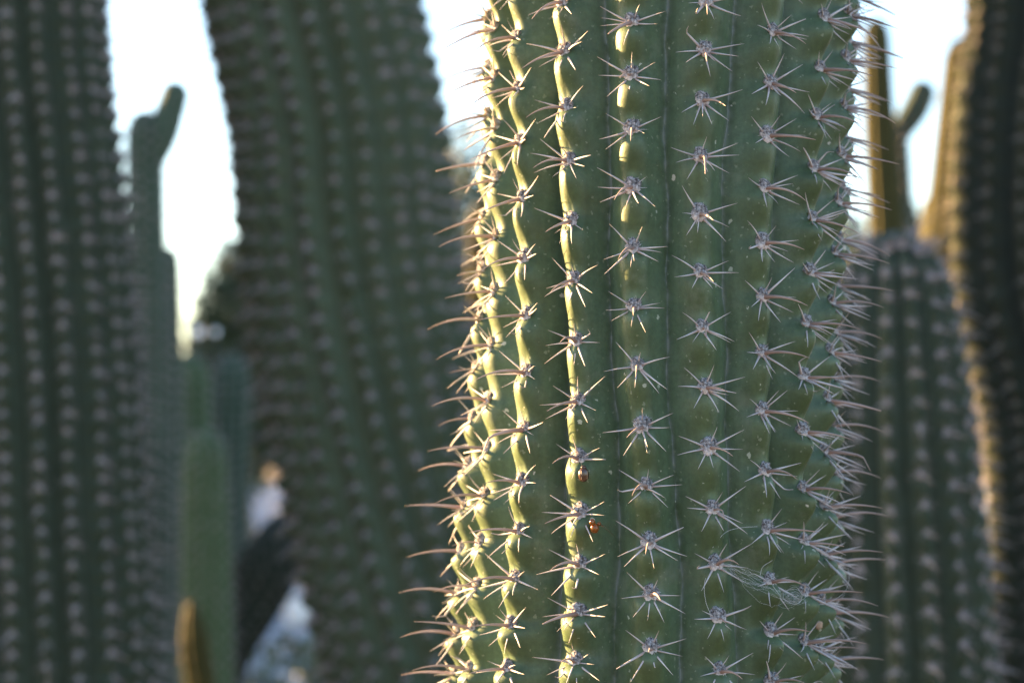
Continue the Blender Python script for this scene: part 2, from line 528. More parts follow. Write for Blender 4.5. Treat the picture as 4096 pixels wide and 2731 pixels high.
def build_main_body(parent):
    z_lo, z_hi = 0.90, 1.32
    rows = np.concatenate([np.arange(0.0, z_lo - 0.05, 0.012), np.arange(z_lo - 0.05, z_lo, 0.003), np.arange(z_lo, z_hi, 0.00115),
                           np.arange(z_hi, z_hi + 0.06, 0.003), np.arange(z_hi + 0.06, H_MAIN - 0.1, 0.010), H_MAIN - 0.1 * (1 - np.linspace(0, 1, 24) ** 0.7)[:-1]])
    rows = np.unique(np.clip(rows, 0, H_MAIN - 0.0004))
    n = len(ribs)
    TH, RR, PH = [], [], []
    for rb in ribs:
        t, r, p = rib_fields(rows, rb)
        TH.append(t); RR.append(r); PH.append(p)
    TH = np.array(TH); RR = np.array(RR); PH = np.array(PH)
    h = np.clip((H_MAIN - rows) / 0.09, 0, 1)
    dome = np.sqrt(np.clip(1 - (1 - h) ** 2, 0.0004, 1))
    ts = np.array([0, .04, .08, .12, .165, .21, .26, .31, .36, .41, .47, .55, .65, .76, .86, .93, .97, .99])
    cols_th, cols_r, cols_bloom_light, cols_scar, cols_crest = [], [], [], [], []
    amp = main_amp(rows)
    for k in range(n):
        k2 = (k + 1) % n
        t1 = TH[k]; t2 = TH[k2] + (2 * math.pi if k2 == 0 else 0)
        vmid = 0.5
        tv = t1 + (t2 - t1) * vmid + 0.012 * np.sin(rows * 48 + k * 2.1) + 0.006 * np.sin(rows * 131 + k) + 0.003 * np.sin(rows * 340 + 2 * k)
        rv = VALLEY.get(ribs[k][0], 0.82) * 0.5 * (RR[k] + RR[k2])
        for half in (0, 1):
            kk = k if half == 0 else k2
            S = scallop(PH[kk]) * rib_amp(ribs[kk][0], rows)
            seq = ts if half == 0 else np.concatenate([[1.0], ts[:0:-1]])
            for t in seq:
                ang = t1 + (tv - t1) * t if half == 0 else t2 + (tv - t2) * t
                f = crest_profile(t)
                if ribs[kk][0] in 'FGHI':      # these ribs are softer and lower
                    f = 0.25 * f + 0.75 * (math.sqrt(t * t + 0.1024) - 0.32) / (math.sqrt(1.1024) - 0.32)
                r = rv + (RR[kk] - rv) * (1 - f)
                r = r * (1 + amp * S * (1 - t) ** 1.15 * (1 - 0.25 * t))
                # the rib bellies out sideways under each areole
                r = r + RR[kk] * 0.005 * S * np.exp(-((t - 0.42) / 0.22) ** 2)
                cols_th.append(ang); cols_r.append(r * dome)
                q = np.mod(PH[kk] + 0.5, 1) - 0.5
                bl = np.exp(-((q + 0.17) / 0.09) ** 2 - (t / 0.22) ** 2) + 0.5 * np.exp(-((q - 0.22) / 0.12) ** 2 - (t / 0.3) ** 2) + 0.45 * np.exp(-((t - 0.72) / 0.22) ** 2)  # wax bloom, with skylight brightness above each areole painted in
                cols_bloom_light.append(bl)
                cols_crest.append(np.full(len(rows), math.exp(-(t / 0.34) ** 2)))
                cols_scar.append(np.full(len(rows), math.exp(-((1 - t) / 0.045) ** 2) + 0.35 * math.exp(-((1 - t) / 0.14) ** 2)))
    A = np.array(cols_th).T; Rr = np.array(cols_r).T
    nr, nc = A.shape
    # gentle unevenness of the flesh
    wob = 1 + 0.004 * np.sin(rows[:, None] * 95 + A * 3) + 0.003 * np.sin(rows[:, None] * 230 - A * 7 + 1.3)
    Rr = Rr * wob
    X = axis_x(rows)[:, None] + Rr * np.sin(A)
    Y = MAIN_Y - Rr * np.cos(A)
    Z = np.repeat(rows[:, None], nc, 1)
    V = np.stack([X, Y, Z], -1).reshape(-1, 3)
    i = np.arange(nr - 1)[:, None] * nc + np.arange(nc)[None, :]
    j = np.arange(nr - 1)[:, None] * nc + (np.arange(nc)[None, :] + 1) % nc
    Q = np.stack([i, j, j + nc, i + nc], -1).reshape(-1, 4)
    V = np.concatenate([V, [[float(axis_x(H_MAIN)), MAIN_Y, H_MAIN]]])
    top = (nr - 1) * nc
    T = np.stack([top + np.arange(nc), top + (np.arange(nc) + 1) % nc, np.full(nc, len(V) - 1)], -1)
    me = mesh_np('body', V, Q, M_main, True, T)
    attr(me, 'bloom', np.append(np.array(cols_bloom_light).T.ravel(), 0))
    attr(me, 'crest', np.append(np.array(cols_crest).T.ravel(), 0))
    attr(me, 'scar', np.append(np.array(cols_scar).T.ravel(), 0))
    return obj('body', me, parent)

main = thing('ribbed_cactus', 'large sharp ribbed green cactus in the foreground with sunlit left ribs', 'cactus', (0, 0, 0))
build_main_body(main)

RADIAL_T = [tube_template(1.0, 0.035, b, 6, 7, kk, bl) for b, kk, bl in ((0.015, 0, False), (0.035, 0, False), (-0.02, 0, False), (0.0, 0, False), (0.055, 0, False), (0.02, 0, True), (0.0, 0.9, True))]
CENTRAL_T = [tube_template(1.0, 0.033, b, 7, 9, kk, bl) for b, kk, bl in ((0.03, 0, False), (0.055, 0, False), (0.085, 0, False), (0.03, 0, True), (0.05, -0.7, True))]
PAD_T = [pad_template(0.0030, 0.0037, 0.0025, s, fuzz=54) for s in range(6)]
RADIAL_M = [tmpl_mesh('radial_spine', t, M_spine) for t in RADIAL_T]
CENTRAL_M = [tmpl_mesh('central_spine', t, M_central) for t in CENTRAL_T]
PAD_M = [tmpl_mesh('areole', t, M_wool) for t in PAD_T]

def areole_frame(rib, z):
    t, r, ph = rib_fields(np.array([z]), rib)
    r = r[0] * (1 + main_amp(np.array([z]))[0] * scallop(ph)[0] * float(rib_amp(rib[0], z)))
    t = t[0]
    n = Vector((math.sin(t), -math.cos(t), 0.0))
    dzx = float(axis_x(z + 0.01) - axis_x(z - 0.01)) / 0.02
    u = Vector((dzx, 0, 1)); u = (u - n * u.dot(n)).normalized()
    n = (n + u * 0.10).normalized()         # cushions face a little upwards
    u = (u - n * u.dot(n)).normalized()
    x = u.cross(n)
    p = Vector((float(axis_x(z)) + r * math.sin(t), MAIN_Y - r * math.cos(t), z)) - n * 0.0003
    return basis(x, u, n, p), p, n

RADIALS = [(-63, 10.5, .35), (66, 11.0, .38), (98, 10.5, .42), (132, 11.5, .50), (172, 9.0, .62), (218, 10.5, .52), (256, 10.5, .42), (12, 8.0, .75)]
soup_spines, soup_pads = Soup(), Soup()
slots = []
for rb in ribs:
    zz = sorted(rb[3], reverse=True)
    up = zz[0] - zz[1]; dn = zz[-2] - zz[-1]
    full = [zz[0] + up * k for k in (4, 3, 2, 1)] + zz + [zz[-1] - dn * k for k in (1, 2, 3, 4)]
    for z in full:
        M, p, n = areole_frame(rb, z)
        q = project(p)
        inview = -60 < q[0] < 4150 and -40 < q[1] < 2780 and n.dot((Vector((0, 0, CAM_Z)) - p).normalized()) > -0.45
        slots.append((not inview, (p - Vector((0, 0, CAM_Z))).length, M, p, n, q, rb[0]))
slots.sort(key=lambda s: (s[0], s[1]))
n_rad = 0
for hidden, dist, M, p, n, q, rn in slots:
    v = random.randrange(6)
    s = random.uniform(0.86, 1.12)
    Mp = M @ Matrix.Rotation(random.uniform(-0.2, 0.2), 4, 'Z') @ Matrix.Diagonal((s, s * random.uniform(0.95, 1.1), s, 1))
    ao = None
    if hidden:
        soup_pads.add(PAD_T[v], Mp)
    else:
        ao = obj('areole', PAD_M[v], main, M @ Matrix.Diagonal((s, s, s, 1)))
    inv = Matrix.Diagonal((1 / s, 1 / s, 1 / s, 1))
    fy = min(1.0, max(0.0, q[1] / 2731.0))
    droop = 27 - 25 * fy + random.uniform(-6, 6)
    yaw = random.uniform(-14, 16)
    # central spine
    d = Vector((math.sin(R_(yaw)), -math.sin(R_(droop)), math.cos(R_(droop))))
    L = random.uniform(0.0205, 0.0255) * (random.uniform(0.45, 0.8) if random.random() < 0.14 else 1.0)
    blunt = random.random() < 0.10
    ct = random.choice((3, 4)) if blunt else random.choice((0, 1, 2))
    mc = dir_matrix(d, (0, 1, 0), Vector((0.0002, -0.0008, 0.0010)), L)
    if hidden: soup_spines.add(CENTRAL_T[ct], M @ mc)
    else: obj('central_spine', CENTRAL_M[ct], ao, inv @ mc)
    # radial spines
    miss = random.choice((0.0, 0.02, 0.05, 0.14)); spin = random.gauss(0, 6); grow = random.uniform(0.98, 1.22)
    for a, L, out in RADIALS:
        if random.random() < miss: continue
        if a == 12 and random.random() < 0.25: continue
        aa = R_(a + spin + random.gauss(0, 8)); o_ = out + random.gauss(0, 0.09)
        d = Vector((math.sin(aa), math.cos(aa), 0)) * math.sqrt(max(0.05, 1 - o_ * o_)) + Vector((0, 0, o_))
        L = L * 0.001 * grow * random.uniform(0.80, 1.24)
        if rn in 'ABIJ' and 90 < a < 240: L *= 1.2
        if random.random() < 0.06: L *= 0.55
        rt = random.choice((5, 6)) if random.random() < 0.08 else random.randrange(5)
        o0 = Vector((math.sin(aa) * 0.0018, math.cos(aa) * 0.0018 - 0.0008, 0.0006))
        mr = dir_matrix(d, (0, 0.3, 1), o0, L)
        if hidden or n_rad >= 300: soup_spines.add(RADIAL_T[rt], M @ mr)
        else:
            obj('radial_spine', RADIAL_M[rt], ao, inv @ mr); n_rad += 1
    if rn in 'HIJ':
        for _ in range(3):
            aa = R_(random.uniform(60, 230))
            d = Vector((math.sin(aa) * 0.5, math.cos(aa) * 0.45, 0.8))
            soup_spines.add(RADIAL_T[random.randrange(5)], M @ dir_matrix(d, (0, 1, 0), Vector((0.0004, -0.0012, 0.0006)), random.uniform(0.012, 0.019)))
    # a stray extra spine here and there
    if random.random() < 0.35:
        aa = R_(random.uniform(110, 250))
        d = Vector((math.sin(aa) * 0.6, math.cos(aa) * 0.6, 0.75))
        soup_spines.add(RADIAL_T[random.randrange(5)], M @ dir_matrix(d, (0, 1, 0), Vector((0, -0.0012, 0.0006)), random.uniform(0.010, 0.016)))
o = obj('spines', soup_spines.build('spines', [M_spine]), main); o['kind'] = 'stuff'
o = obj('areoles', soup_pads.build('areoles', [M_wool]), main); o['kind'] = 'stuff'

# ------------------------------------------------------------------ other cacti
def cluster_template(size, seed, sides=3, rings=3, nrad=9, pad=0.11, ncen=1, thick=0.045):
    """areole of an out-of-focus cactus: cushion and spines as one little mesh"""
    r = random.Random(seed)
    s = Soup()
    s.add(pad_template(size * pad * 1.25, size * pad * 1.4, size * pad * 0.9, seed, 7, 4, 0), Matrix.Identity(4), 0)
    st = tube_template(1.0, thick, 0.05, sides, rings)
    for k in range(nrad):
        a = 2 * math.pi * (k + r.uniform(-.3, .3)) / nrad
        o_ = r.uniform(.35, .6)
        d = Vector((math.sin(a) * math.sqrt(1 - o_ * o_), math.cos(a) * math.sqrt(1 - o_ * o_), o_))
        s.add(st, dir_matrix(d, (0, 0.2, 1), Vector((math.sin(a), math.cos(a), 0)) * size * 0.05, size * r.uniform(.40, .58)), 1)
    for k in range(ncen):
        d = Vector((r.uniform(-.35, .35), r.uniform(-.45, .05), 1))
        s.add(st, dir_matrix(d, (0, 1, 0), Vector((0, 0, 0)), size * r.uniform(.75, 1.15)), 1)
    V = np.concatenate(s.v); Q = np.concatenate(s.q); T = np.concatenate(s.t); A = np.concatenate(s.a)
    mi = np.concatenate([np.full(a, m) for a, b, m in s.m] + [np.full(b, m) for a, b, m in s.m]).astype(np.int32)
    return V, Q, T, A, mi

CLUST = [cluster_template(0.021, 40 + i) for i in range(5)]
def cluster_mesh(t, mats):
    me = mesh_np('areole', t[0], t[1], None, True, t[2])
    for m in mats: me.materials.append(m)
    me.polygons.foreach_set('material_index', t[4])
    attr(me, 'tip', t[3])
    return me
M_wool_brown = wool_mat('areole_wool_dark', (0.10, 0.09, 0.08), (0.20, 0.18, 0.165), 300)
M_spine_brown = spine_mat('spine_dark', (0.12, 0.10, 0.09), (0.14, 0.12, 0.105), (0.10, 0.085, 0.075))
BG_MATS = {'grey': [M_wool_bg, M_bgspine], 'brown': [M_wool_brown, M_spine_brown]}
CLUST_M = {k: [cluster_mesh(t, m) for t in CLUST] for k, m in BG_MATS.items()}

def catmull(pts, n):
    P = [np.array(p, dtype=float) for p in pts]
    P = [2 * P[0] - P[1]] + P + [2 * P[-1] - P[-2]]
    out = []
    for i in range(1, len(P) - 2):
        for k in range(n):
            t = k / n
            a, b, c, d = P[i - 1], P[i], P[i + 1], P[i + 2]
            out.append(0.5 * ((2 * b) + (c - a) * t + (2 * a - 5 * b + 4 * c - d) * t * t + (3 * b - a - 3 * c + d) * t ** 3))
    out.append(P[-2])
    return np.array(out)

def ribbed_body(pts, radii, nribs, depth, amp, spacing, rows_per, mat, twist=0.0, seed=0, dome=1.0, rot=0.0, half=(0, .12, .28, .5, .76), row_step=None):
    """ribbed column along a bent axis; pts runs from the base to the tip, radii holds (x, y, z, r) radii at the same points
    returns mesh and a list of areole frames"""
    r = random.Random(seed)
    C = catmull([(*p, q) for p, q in zip(pts, radii)], 24)
    seg = np.linalg.norm(np.diff(C[:, :3], axis=0), axis=1)
    s = np.concatenate([[0], np.cumsum(seg)])
    L = s[-1]
    step = row_step or spacing / rows_per
    body = np.arange(0, L - radii[-1] * dome, step)
    cap = L - radii[-1] * dome * (1 - np.linspace(0, 1, 12))[:-1]
    rows = np.unique(np.concatenate([body, cap]))
    rows = rows[rows < L - 1e-5]
    c = np.stack([np.interp(rows, s, C[:, i]) for i in range(4)], 1)
    h = np.clip((L - rows) / (radii[-1] * dome), 0, 1)
    rad = c[:, 3] * np.sqrt(np.clip(1 - (1 - h) ** 2, 0.003, 1))
    eps = 0.01
    tg = np.stack([np.interp(rows + eps, s, C[:, i]) - np.interp(rows - eps, s, C[:, i]) for i in range(3)], 1)
    tg /= np.linalg.norm(tg, axis=1, keepdims=True) + 1e-9
    ex = np.array([1.0, 0, 0]) - tg * tg[:, :1]
    ex /= np.linalg.norm(ex, axis=1, keepdims=True)
    ey = np.cross(tg, ex)                       # points away from the camera for an upright stem
    phase = [r.random() for _ in range(nribs)]
    jit = [r.uniform(-0.06, 0.06) for _ in range(nribs)]
    th_all, rr_all, bl_all = [], [], []
    tw = twist * rows
    half = np.array(half)
    for k in range(nribs):
        base0 = (k + jit[k]) * 2 * math.pi / nribs + rot
        base1 = (k + 1 + jit[(k + 1) % nribs]) * 2 * math.pi / nribs + rot
        mid = (base0 + base1) / 2
        for side in (0, 1):
            kk = k if side == 0 else (k + 1) % nribs
            b0 = base0 if side == 0 else base1
            S = scallop((L - rows) / spacing + phase[kk]) if spacing else np.zeros(len(rows))
            seq = half if side == 0 else np.concatenate([[1.0], half[:0:-1]])
            for t in seq:
                a = 0.26
                f = (math.sqrt(t * t + a * a) - a) / (math.sqrt(1 + a * a) - a)
                q = 1 - depth * f
                q = q * (1 + amp * S * (1 - t) ** 1.2)
                th_all.append(b0 + (mid - b0) * t + tw); rr_all.append(rad * q)
                bl_all.append(np.full(len(rows), 0.5 * math.exp(-((t - 0.7) / 0.25) ** 2)))
    A = np.array(th_all).T; RR = np.array(rr_all).T
    P = c[:, None, :3] + RR[..., None] * (np.sin(A)[..., None] * ex[:, None, :] - np.cos(A)[..., None] * ey[:, None, :])
    nr, nc = A.shape
    V = P.reshape(-1, 3)
    i = np.arange(nr - 1)[:, None] * nc + np.arange(nc)[None, :]
    j = np.arange(nr - 1)[:, None] * nc + (np.arange(nc)[None, :] + 1) % nc
    Q = np.stack([i, j, j + nc, i + nc], -1).reshape(-1, 4)
    V = np.concatenate([V, C[-1:, :3]])
    top = (nr - 1) * nc
    T = np.stack([top + np.arange(nc), top + (np.arange(nc) + 1) % nc, np.full(nc, len(V) - 1)], -1)
    me = mesh_np('body', V, Q, mat, True, T)
    attr(me, 'bloom', np.append(np.array(bl_all).T.ravel(), 0))
    frames = []
    if spacing:
        for k in range(nribs):
            th0 = (k + jit[k]) * 2 * math.pi / nribs + rot
            m = 0
            while True:
                d = (m - phase[k] + 1) * spacing         # distance below the tip
                m += 1
                if d < 0.004: continue
                ss = L - d
                if ss < 0.02: break
                f = [np.interp(ss, rows, c[:, i]) for i in range(3)]
                rr = np.interp(ss, rows, rad) * (1 + amp * float(scallop(np.array(m - 1.0))))
                th = th0 + twist * ss
                t_ = np.array([np.interp(ss, rows, tg[:, i]) for i in range(3)])
                x_ = np.array([np.interp(ss, rows, ex[:, i]) for i in range(3)])
                y_ = np.array([np.interp(ss, rows, ey[:, i]) for i in range(3)])
                n = math.sin(th) * x_ - math.cos(th) * y_
                hh = min(1.0, d / max(1e-6, radii[-1] * dome))
                tilt = math.acos(min(1, max(0, 1 - hh))) if hh < 1 else math.pi / 2
                nn = n * math.sin(tilt) + t_ * math.cos(tilt)
                nn /= np.linalg.norm(nn)
                uu = t_ * math.sin(tilt) - n * math.cos(tilt)
                p = np.array(f) + n * rr
                frames.append((Vector(p), Vector(nn), Vector(uu).normalized()))
    return me, frames

def place_areoles(parent, frames, cap=300, scale=1.0, jitter=0.2, tone='grey'):
    """each areole that shows largest is a part of its own, the others one joined part"""
    eye = Vector((0, 0, CAM_Z))
    lst = []
    for p, n, u in frames:
        q = project(p)
        face = n.dot((eye - p).normalized())
        vis = -80 < q[0] < 4180 and -80 < q[1] < 2820 and face > -0.25
        if not vis and (face < -0.55 or q[1] > 3700 or q[1] < -1200): continue
        lst.append((not vis, -face, p, n, u))
    lst.sort(key=lambda s: (s[0], s[1]))
    V, Q, T, A, MI, nv = [], [], [], [], [[], []], 0
    mq, mt = [], []
    for i, (hid, _, p, n, u) in enumerate(lst):
        u = (u - n * u.dot(n)).normalized()
        x = u.cross(n)
        s = scale * random.uniform(1 - jitter, 1 + jitter)
        p = p + u * random.gauss(0, 0.0019) + x * random.gauss(0, 0.0009)
        M = basis(x * s, u * s, n * s, p) @ Matrix.Rotation(random.uniform(-.3, .3), 4, 'Z')
        v = random.randrange(len(CLUST))
        if not hid and i < cap:
            obj('areole', CLUST_M[tone][v], parent, M)
        else:
            t = CLUST[v]; Mn = np.array(M)
            V.append(t[0] @ Mn[:3, :3].T + Mn[:3, 3]); Q.append(t[1] + nv); T.append(t[2] + nv); A.append(t[3])
            mq.append(t[4][:len(t[1])]); mt.append(t[4][len(t[1]):])
            nv += len(t[0])
    if V:
        me = mesh_np('areoles', np.concatenate(V), np.concatenate(Q), None, True, np.concatenate(T))
        me.materials.append(BG_MATS[tone][0]); me.materials.append(BG_MATS[tone][1])
        me.polygons.foreach_set('material_index', np.concatenate(mq + mt).astype(np.int32))
        attr(me, 'tip', np.concatenate(A))
        o = obj('areoles', me, parent); o['kind'] = 'stuff'

def down(p, dx=0.0, dy=0.0):
    return Vector((p[0] + dx, p[1] + dy, 0.0))

def cactus(name, label, pts, radii, nribs, depth, amp, spacing, rows_per, mat, cap=300, aoscale=1.0, group=None, crown=0, tone='grey', **kw):
    t = thing(name, label, 'cactus', (0, 0, 0), group)
    me, fr = ribbed_body(pts, radii, nribs, depth, amp, spacing, rows_per, mat, **kw)
    obj('body', me, t)
    if crown:                                   # crowded young spines at the growing tip
        tip = Vector(pts[-1])
        near = [f for f in fr if (f[0] - tip).length < crown]
        for p_, n_, u_ in near:
            q_ = tip.lerp(p_, random.uniform(0.85, 1.02))
            v_ = (n_ + Vector((random.gauss(0, .25), random.gauss(0, .25), random.uniform(0, .5)))).normalized()
            fr.append((q_, v_, (u_ + Vector((0.01, 0, 0.02))).normalized()))
    place_areoles(t, fr, cap, aoscale, tone=tone)
    return t

# the tall cactus cut by the left edge
Y = 1.87
p = [at(50, 0, Y), at(110, 683, Y), at(168, 1366, Y), at(200, 2048, Y), at(232, 2731, Y)]
top = p[0] + Vector((-0.02, 0, 0.52))
base = down(p[-1], 0.03)
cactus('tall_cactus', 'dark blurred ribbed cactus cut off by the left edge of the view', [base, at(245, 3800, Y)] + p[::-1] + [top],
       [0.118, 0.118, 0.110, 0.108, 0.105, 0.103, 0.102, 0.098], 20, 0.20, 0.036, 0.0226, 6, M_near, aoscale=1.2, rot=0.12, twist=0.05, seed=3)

# the broad leaning cactus between it and the one in focus
Y = 2.105
p = [at(1246, 0, Y), at(1316, 319, Y), at(1366, 600, Y), at(1388, 925, Y), at(1455, 1366, Y), at(1545, 1800, Y), at(1662, 2300, Y), at(1790, 2731, Y)]
top = p[0] + Vector((-0.10, 0, 0.48))
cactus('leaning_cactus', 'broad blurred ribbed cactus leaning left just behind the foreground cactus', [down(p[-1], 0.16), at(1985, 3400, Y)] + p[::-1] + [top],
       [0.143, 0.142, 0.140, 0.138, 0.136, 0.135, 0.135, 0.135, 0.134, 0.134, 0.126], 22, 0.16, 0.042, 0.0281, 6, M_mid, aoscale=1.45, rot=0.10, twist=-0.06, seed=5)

# the domed young cactus to the right
Y = 1.50
pp = [at(3640, 2731, Y), at(3622, 2300, Y), at(3602, 1900, Y), at(3590, 1600, Y), at(3582, 1300, Y), at(3577, 1100, Y), at(3574, 920, Y)]
cactus('domed_cactus', 'blurred dark green cactus with rounded woolly tip right of the foreground cactus', [down(pp[0], 0.02), at(3650, 3600, Y)] + pp,
       [0.080, 0.078, 0.074, 0.072, 0.068, 0.064, 0.056, 0.046, 0.034], 15, 0.22, 0.036, 0.0222, 6, M_near, rot=0.05, seed=8, dome=1.5, aoscale=1.05, crown=0.045)

# the dark cactus at the right edge
Y = 1.92
p = [at(4300, 0, Y), at(4250, 500, Y), at(4250, 1100, Y), at(4378, 1750, Y), at(4415, 2731, Y)]
top = p[0] + Vector((0.01, 0, 0.45))
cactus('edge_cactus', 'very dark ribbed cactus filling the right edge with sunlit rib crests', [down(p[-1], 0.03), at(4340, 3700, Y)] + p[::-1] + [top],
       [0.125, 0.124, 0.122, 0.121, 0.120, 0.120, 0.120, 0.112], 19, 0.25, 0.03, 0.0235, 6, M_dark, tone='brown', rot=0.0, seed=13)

# slender cacti farther back
def slender(name, label, pts, radii, nribs, mat, seed, spacing=0.03, aos=1.1, group=None, rows_per=2, rot=0.0, dome=1.7):
    t = thing(name, label, 'cactus', (0, 0, 0), group)
    me, fr = ribbed_body(pts, radii, nribs, 0.27, 0.015, spacing, rows_per, mat, seed=seed, half=(0, .2, .5), rot=rot, dome=dome)
    obj('body', me, t)
    place_areoles(t, fr, 0, aos, tone='brown' if mat in (M_gold, M_dark) else 'grey')
    return t

Y = 4.0
p = [at(588, 1900, Y), at(586, 1200, Y), at(582, 800, Y), at(578, 440, Y)]
t = slender('branched_cactus', 'grey green cactus with a short raised arm behind the left edge cactus', [down(p[0])] + p, [0.050, 0.048, 0.046, 0.045, 0.044], 12, M_far, 21)
arm = [at(600, 640, Y), at(648, 545, Y), at(682, 440, Y), at(716, 325, Y)]
me, fr = ribbed_body(arm, [0.036, 0.037, 0.035, 0.031], 10, 0.18, 0.015, 0.03, 2, M_far, seed=22, half=(0, .2, .5))
obj('arm', me, t)
place_areoles(t, fr, 0, 0.7)
Y = 4.4
p = [at(672, 2000, Y), at(672, 1400, Y), at(670, 985, Y)]
slender('slim_cactus', 'slim bluish cactus stem close behind the armed cactus at left', [down(p[0])] + p, [0.036, 0.036, 0.035, 0.030], 11, M_far, 23)
Y = 4.6
p = [at(762, 2300, Y), at(762, 1900, Y), at(760, 1410, Y)]
slender('young_cactus', 'taller young green cactus with pale rounded tip in the left gap', [down(p[0])] + p, [0.062, 0.062, 0.060, 0.056], 12, M_young, 24)
Y = 3.8
p = [at(828, 2731, Y), at(826, 2200, Y), at(822, 1715, Y)]
slender('young_cactus', 'shorter, nearer young green cactus with pale rounded tip in the left gap', [down(p[0])] + p, [0.066, 0.060, 0.055, 0.048], 12, M_young, 25)
Y = 3.0
p = [at(815, 2900, Y), at(780, 2600, Y), at(762, 2395, Y)]
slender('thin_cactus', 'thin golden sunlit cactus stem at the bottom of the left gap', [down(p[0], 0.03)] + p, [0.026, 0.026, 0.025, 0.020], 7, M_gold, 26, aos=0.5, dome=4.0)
Y = 4.85
p = [at(900, 2100, Y), at(915, 1700, Y), at(930, 1410, Y)]
slender('teal_cactus', 'hazy teal cactus behind the two young cacti in the left gap', [down(p[0])] + p, [0.064, 0.064, 0.060, 0.048], 12, M_far, 27)
# dark curved stem leaning behind the broad one
Y = 4.5
q = [at(860, 2640, Y), at(1000, 2400, Y), at(1110, 2220, Y), at(1220, 2050, Y + .05)]
slender('slanting_cactus', 'dark thick cactus stem slanting up behind the broad leaning cactus', [down(q[0], -0.10), at(790, 2950, Y)] + q, [0.085, 0.085, 0.086, 0.085, 0.082, 0.074], 12, M_dark, 28)
# sunlit stem between the broad cactus and the one in focus
Y = 3.0
p = [at(1935, 2000, Y), at(1930, 1300, Y), at(1926, 800, Y)]
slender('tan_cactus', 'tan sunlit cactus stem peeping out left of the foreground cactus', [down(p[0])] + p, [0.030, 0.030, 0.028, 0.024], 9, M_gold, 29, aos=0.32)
# golden stems on the right
Y = 4.0
p = [at(3560, 1500, Y), at(3545, 900, Y), at(3518, 500, Y), at(3502, 72, Y)]
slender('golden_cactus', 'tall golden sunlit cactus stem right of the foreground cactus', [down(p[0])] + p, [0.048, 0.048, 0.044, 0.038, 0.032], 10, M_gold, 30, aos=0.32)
Y = 4.25
p = [at(3620, 1500, Y), at(3605, 900, Y), at(3588, 470, Y)]
t = slender('armed_cactus', 'dark cactus stem with a curved arm against the white sky at right', [down(p[0])] + p, [0.036, 0.035, 0.031, 0.026], 9, M_near, 31)
arm = [at(3575, 560, Y), at(3615, 508, Y), at(3665, 430, Y), at(3708, 325, Y)]
me, fr = ribbed_body(arm, [0.028, 0.031, 0.035, 0.032], 8, 0.16, 0.015, 0.03, 2, M_near, seed=32, half=(0, .2, .5))
obj('arm', me, t)
place_areoles(t, fr, 0, 0.6)
Y = 3.2
p = [at(3770, 1500, Y), at(3775, 1100, Y), at(3805, 700, Y), at(3838, 300, Y), at(3848, 150, Y)]
slender('gilded_cactus', 'golden sunlit stem beside the dark cactus at the right edge', [down(p[0])] + p, [0.052, 0.050, 0.046, 0.038, 0.032, 0.028], 11, M_gold, 33, aos=0.32)
Y = 3.6
p = [at(3735, 1500, Y), at(3738, 1100, Y), at(3738, 770, Y)]
slender('stubby_cactus', 'short golden stem below the gap of white sky at right', [down(p[0])] + p, [0.034, 0.034, 0.032, 0.026], 10, M_gold, 34, aos=0.32)

# unseen cacti added beyond the left edge of the view; they keep the sun off the ones in the picture
for (x, y, h, r), lab in zip([(-0.98, 2.08, 2.25, 0.15), (-1.01, 2.391, 2.45, 0.165), (-1.62, 4.32, 2.02, 0.22), (-1.72, 5.14, 1.95, 0.31)],
        ['thick cactus just beyond the left edge of the view', 'tallest thick cactus beyond the left edge of the view', 'stout cactus beyond the left edge beside the armed cactus', 'stout cactus farthest back beyond the left edge']):
    b = Vector((x, y, 0))
    t = thing('garden_cactus', lab, 'cactus', (0, 0, 0), 'cacti beyond the left edge')
    me, fr = ribbed_body([b, b + Vector((0, 0, h * .5)), b + Vector((0.02, 0, h))], [r, r, r * 0.92], 18, 0.16, 0.02, 0.026, 3, M_near, seed=int(h * 100), half=(0, .2, .5))
    obj('body', me, t)

# ------------------------------------------------------------------ trees and added hedge
def leaf_mat(name, a, b_):
    m, nt, b = new_mat(name)
    n = noise(nt, 3.0, 4)
    nt.links.new(ramp(nt, n, [(0.3, a), (0.7, b_)]), b.inputs['Base Color'])
    b.inputs['Roughness'].default_value = 0.6
    return m
M_leaf = leaf_mat('leaf_olive', (0.034, 0.048, 0.016), (0.052, 0.066, 0.025))
M_leaf2 = leaf_mat('leaf_green', (0.040, 0.065, 0.034), (0.062, 0.092, 0.050))
M_bark = plain('bark', (0.16, 0.12, 0.09), 0.9)

def leaf_cloud(name, lobes, n, size, mat, parent, seed):
    g = np.random.default_rng(seed)
    V = []
    w = np.array([l[3] * l[4] * l[5] for l in lobes]); w = w / w.sum()
    ids = g.choice(len(lobes), n, p=w)
    for li in ids:
        cx, cy, cz, rx, ry, rz = lobes[li]
        d = g.normal(size=3); d /= np.linalg.norm(d)
        k = g.uniform(0.55, 1.08)
        c = np.array((cx, cy, cz)) + d * np.array((rx, ry, rz)) * k
        if c[2] < 0.05: c[2] = 0.05
        u = g.normal(size=3); u /= np.linalg.norm(u)
        v = np.cross(u, g.normal(size=3)); v /= np.linalg.norm(v) + 1e-6
        s = size * g.uniform(0.6, 1.3)
        V += [c - u * s, c + v * s * .45, c + u * s, c - v * s * .45]
    V = np.array(V)
    Q = np.arange(len(V)).reshape(-1, 4)
    return obj(name, mesh_np(name, V, Q, mat, False), parent)

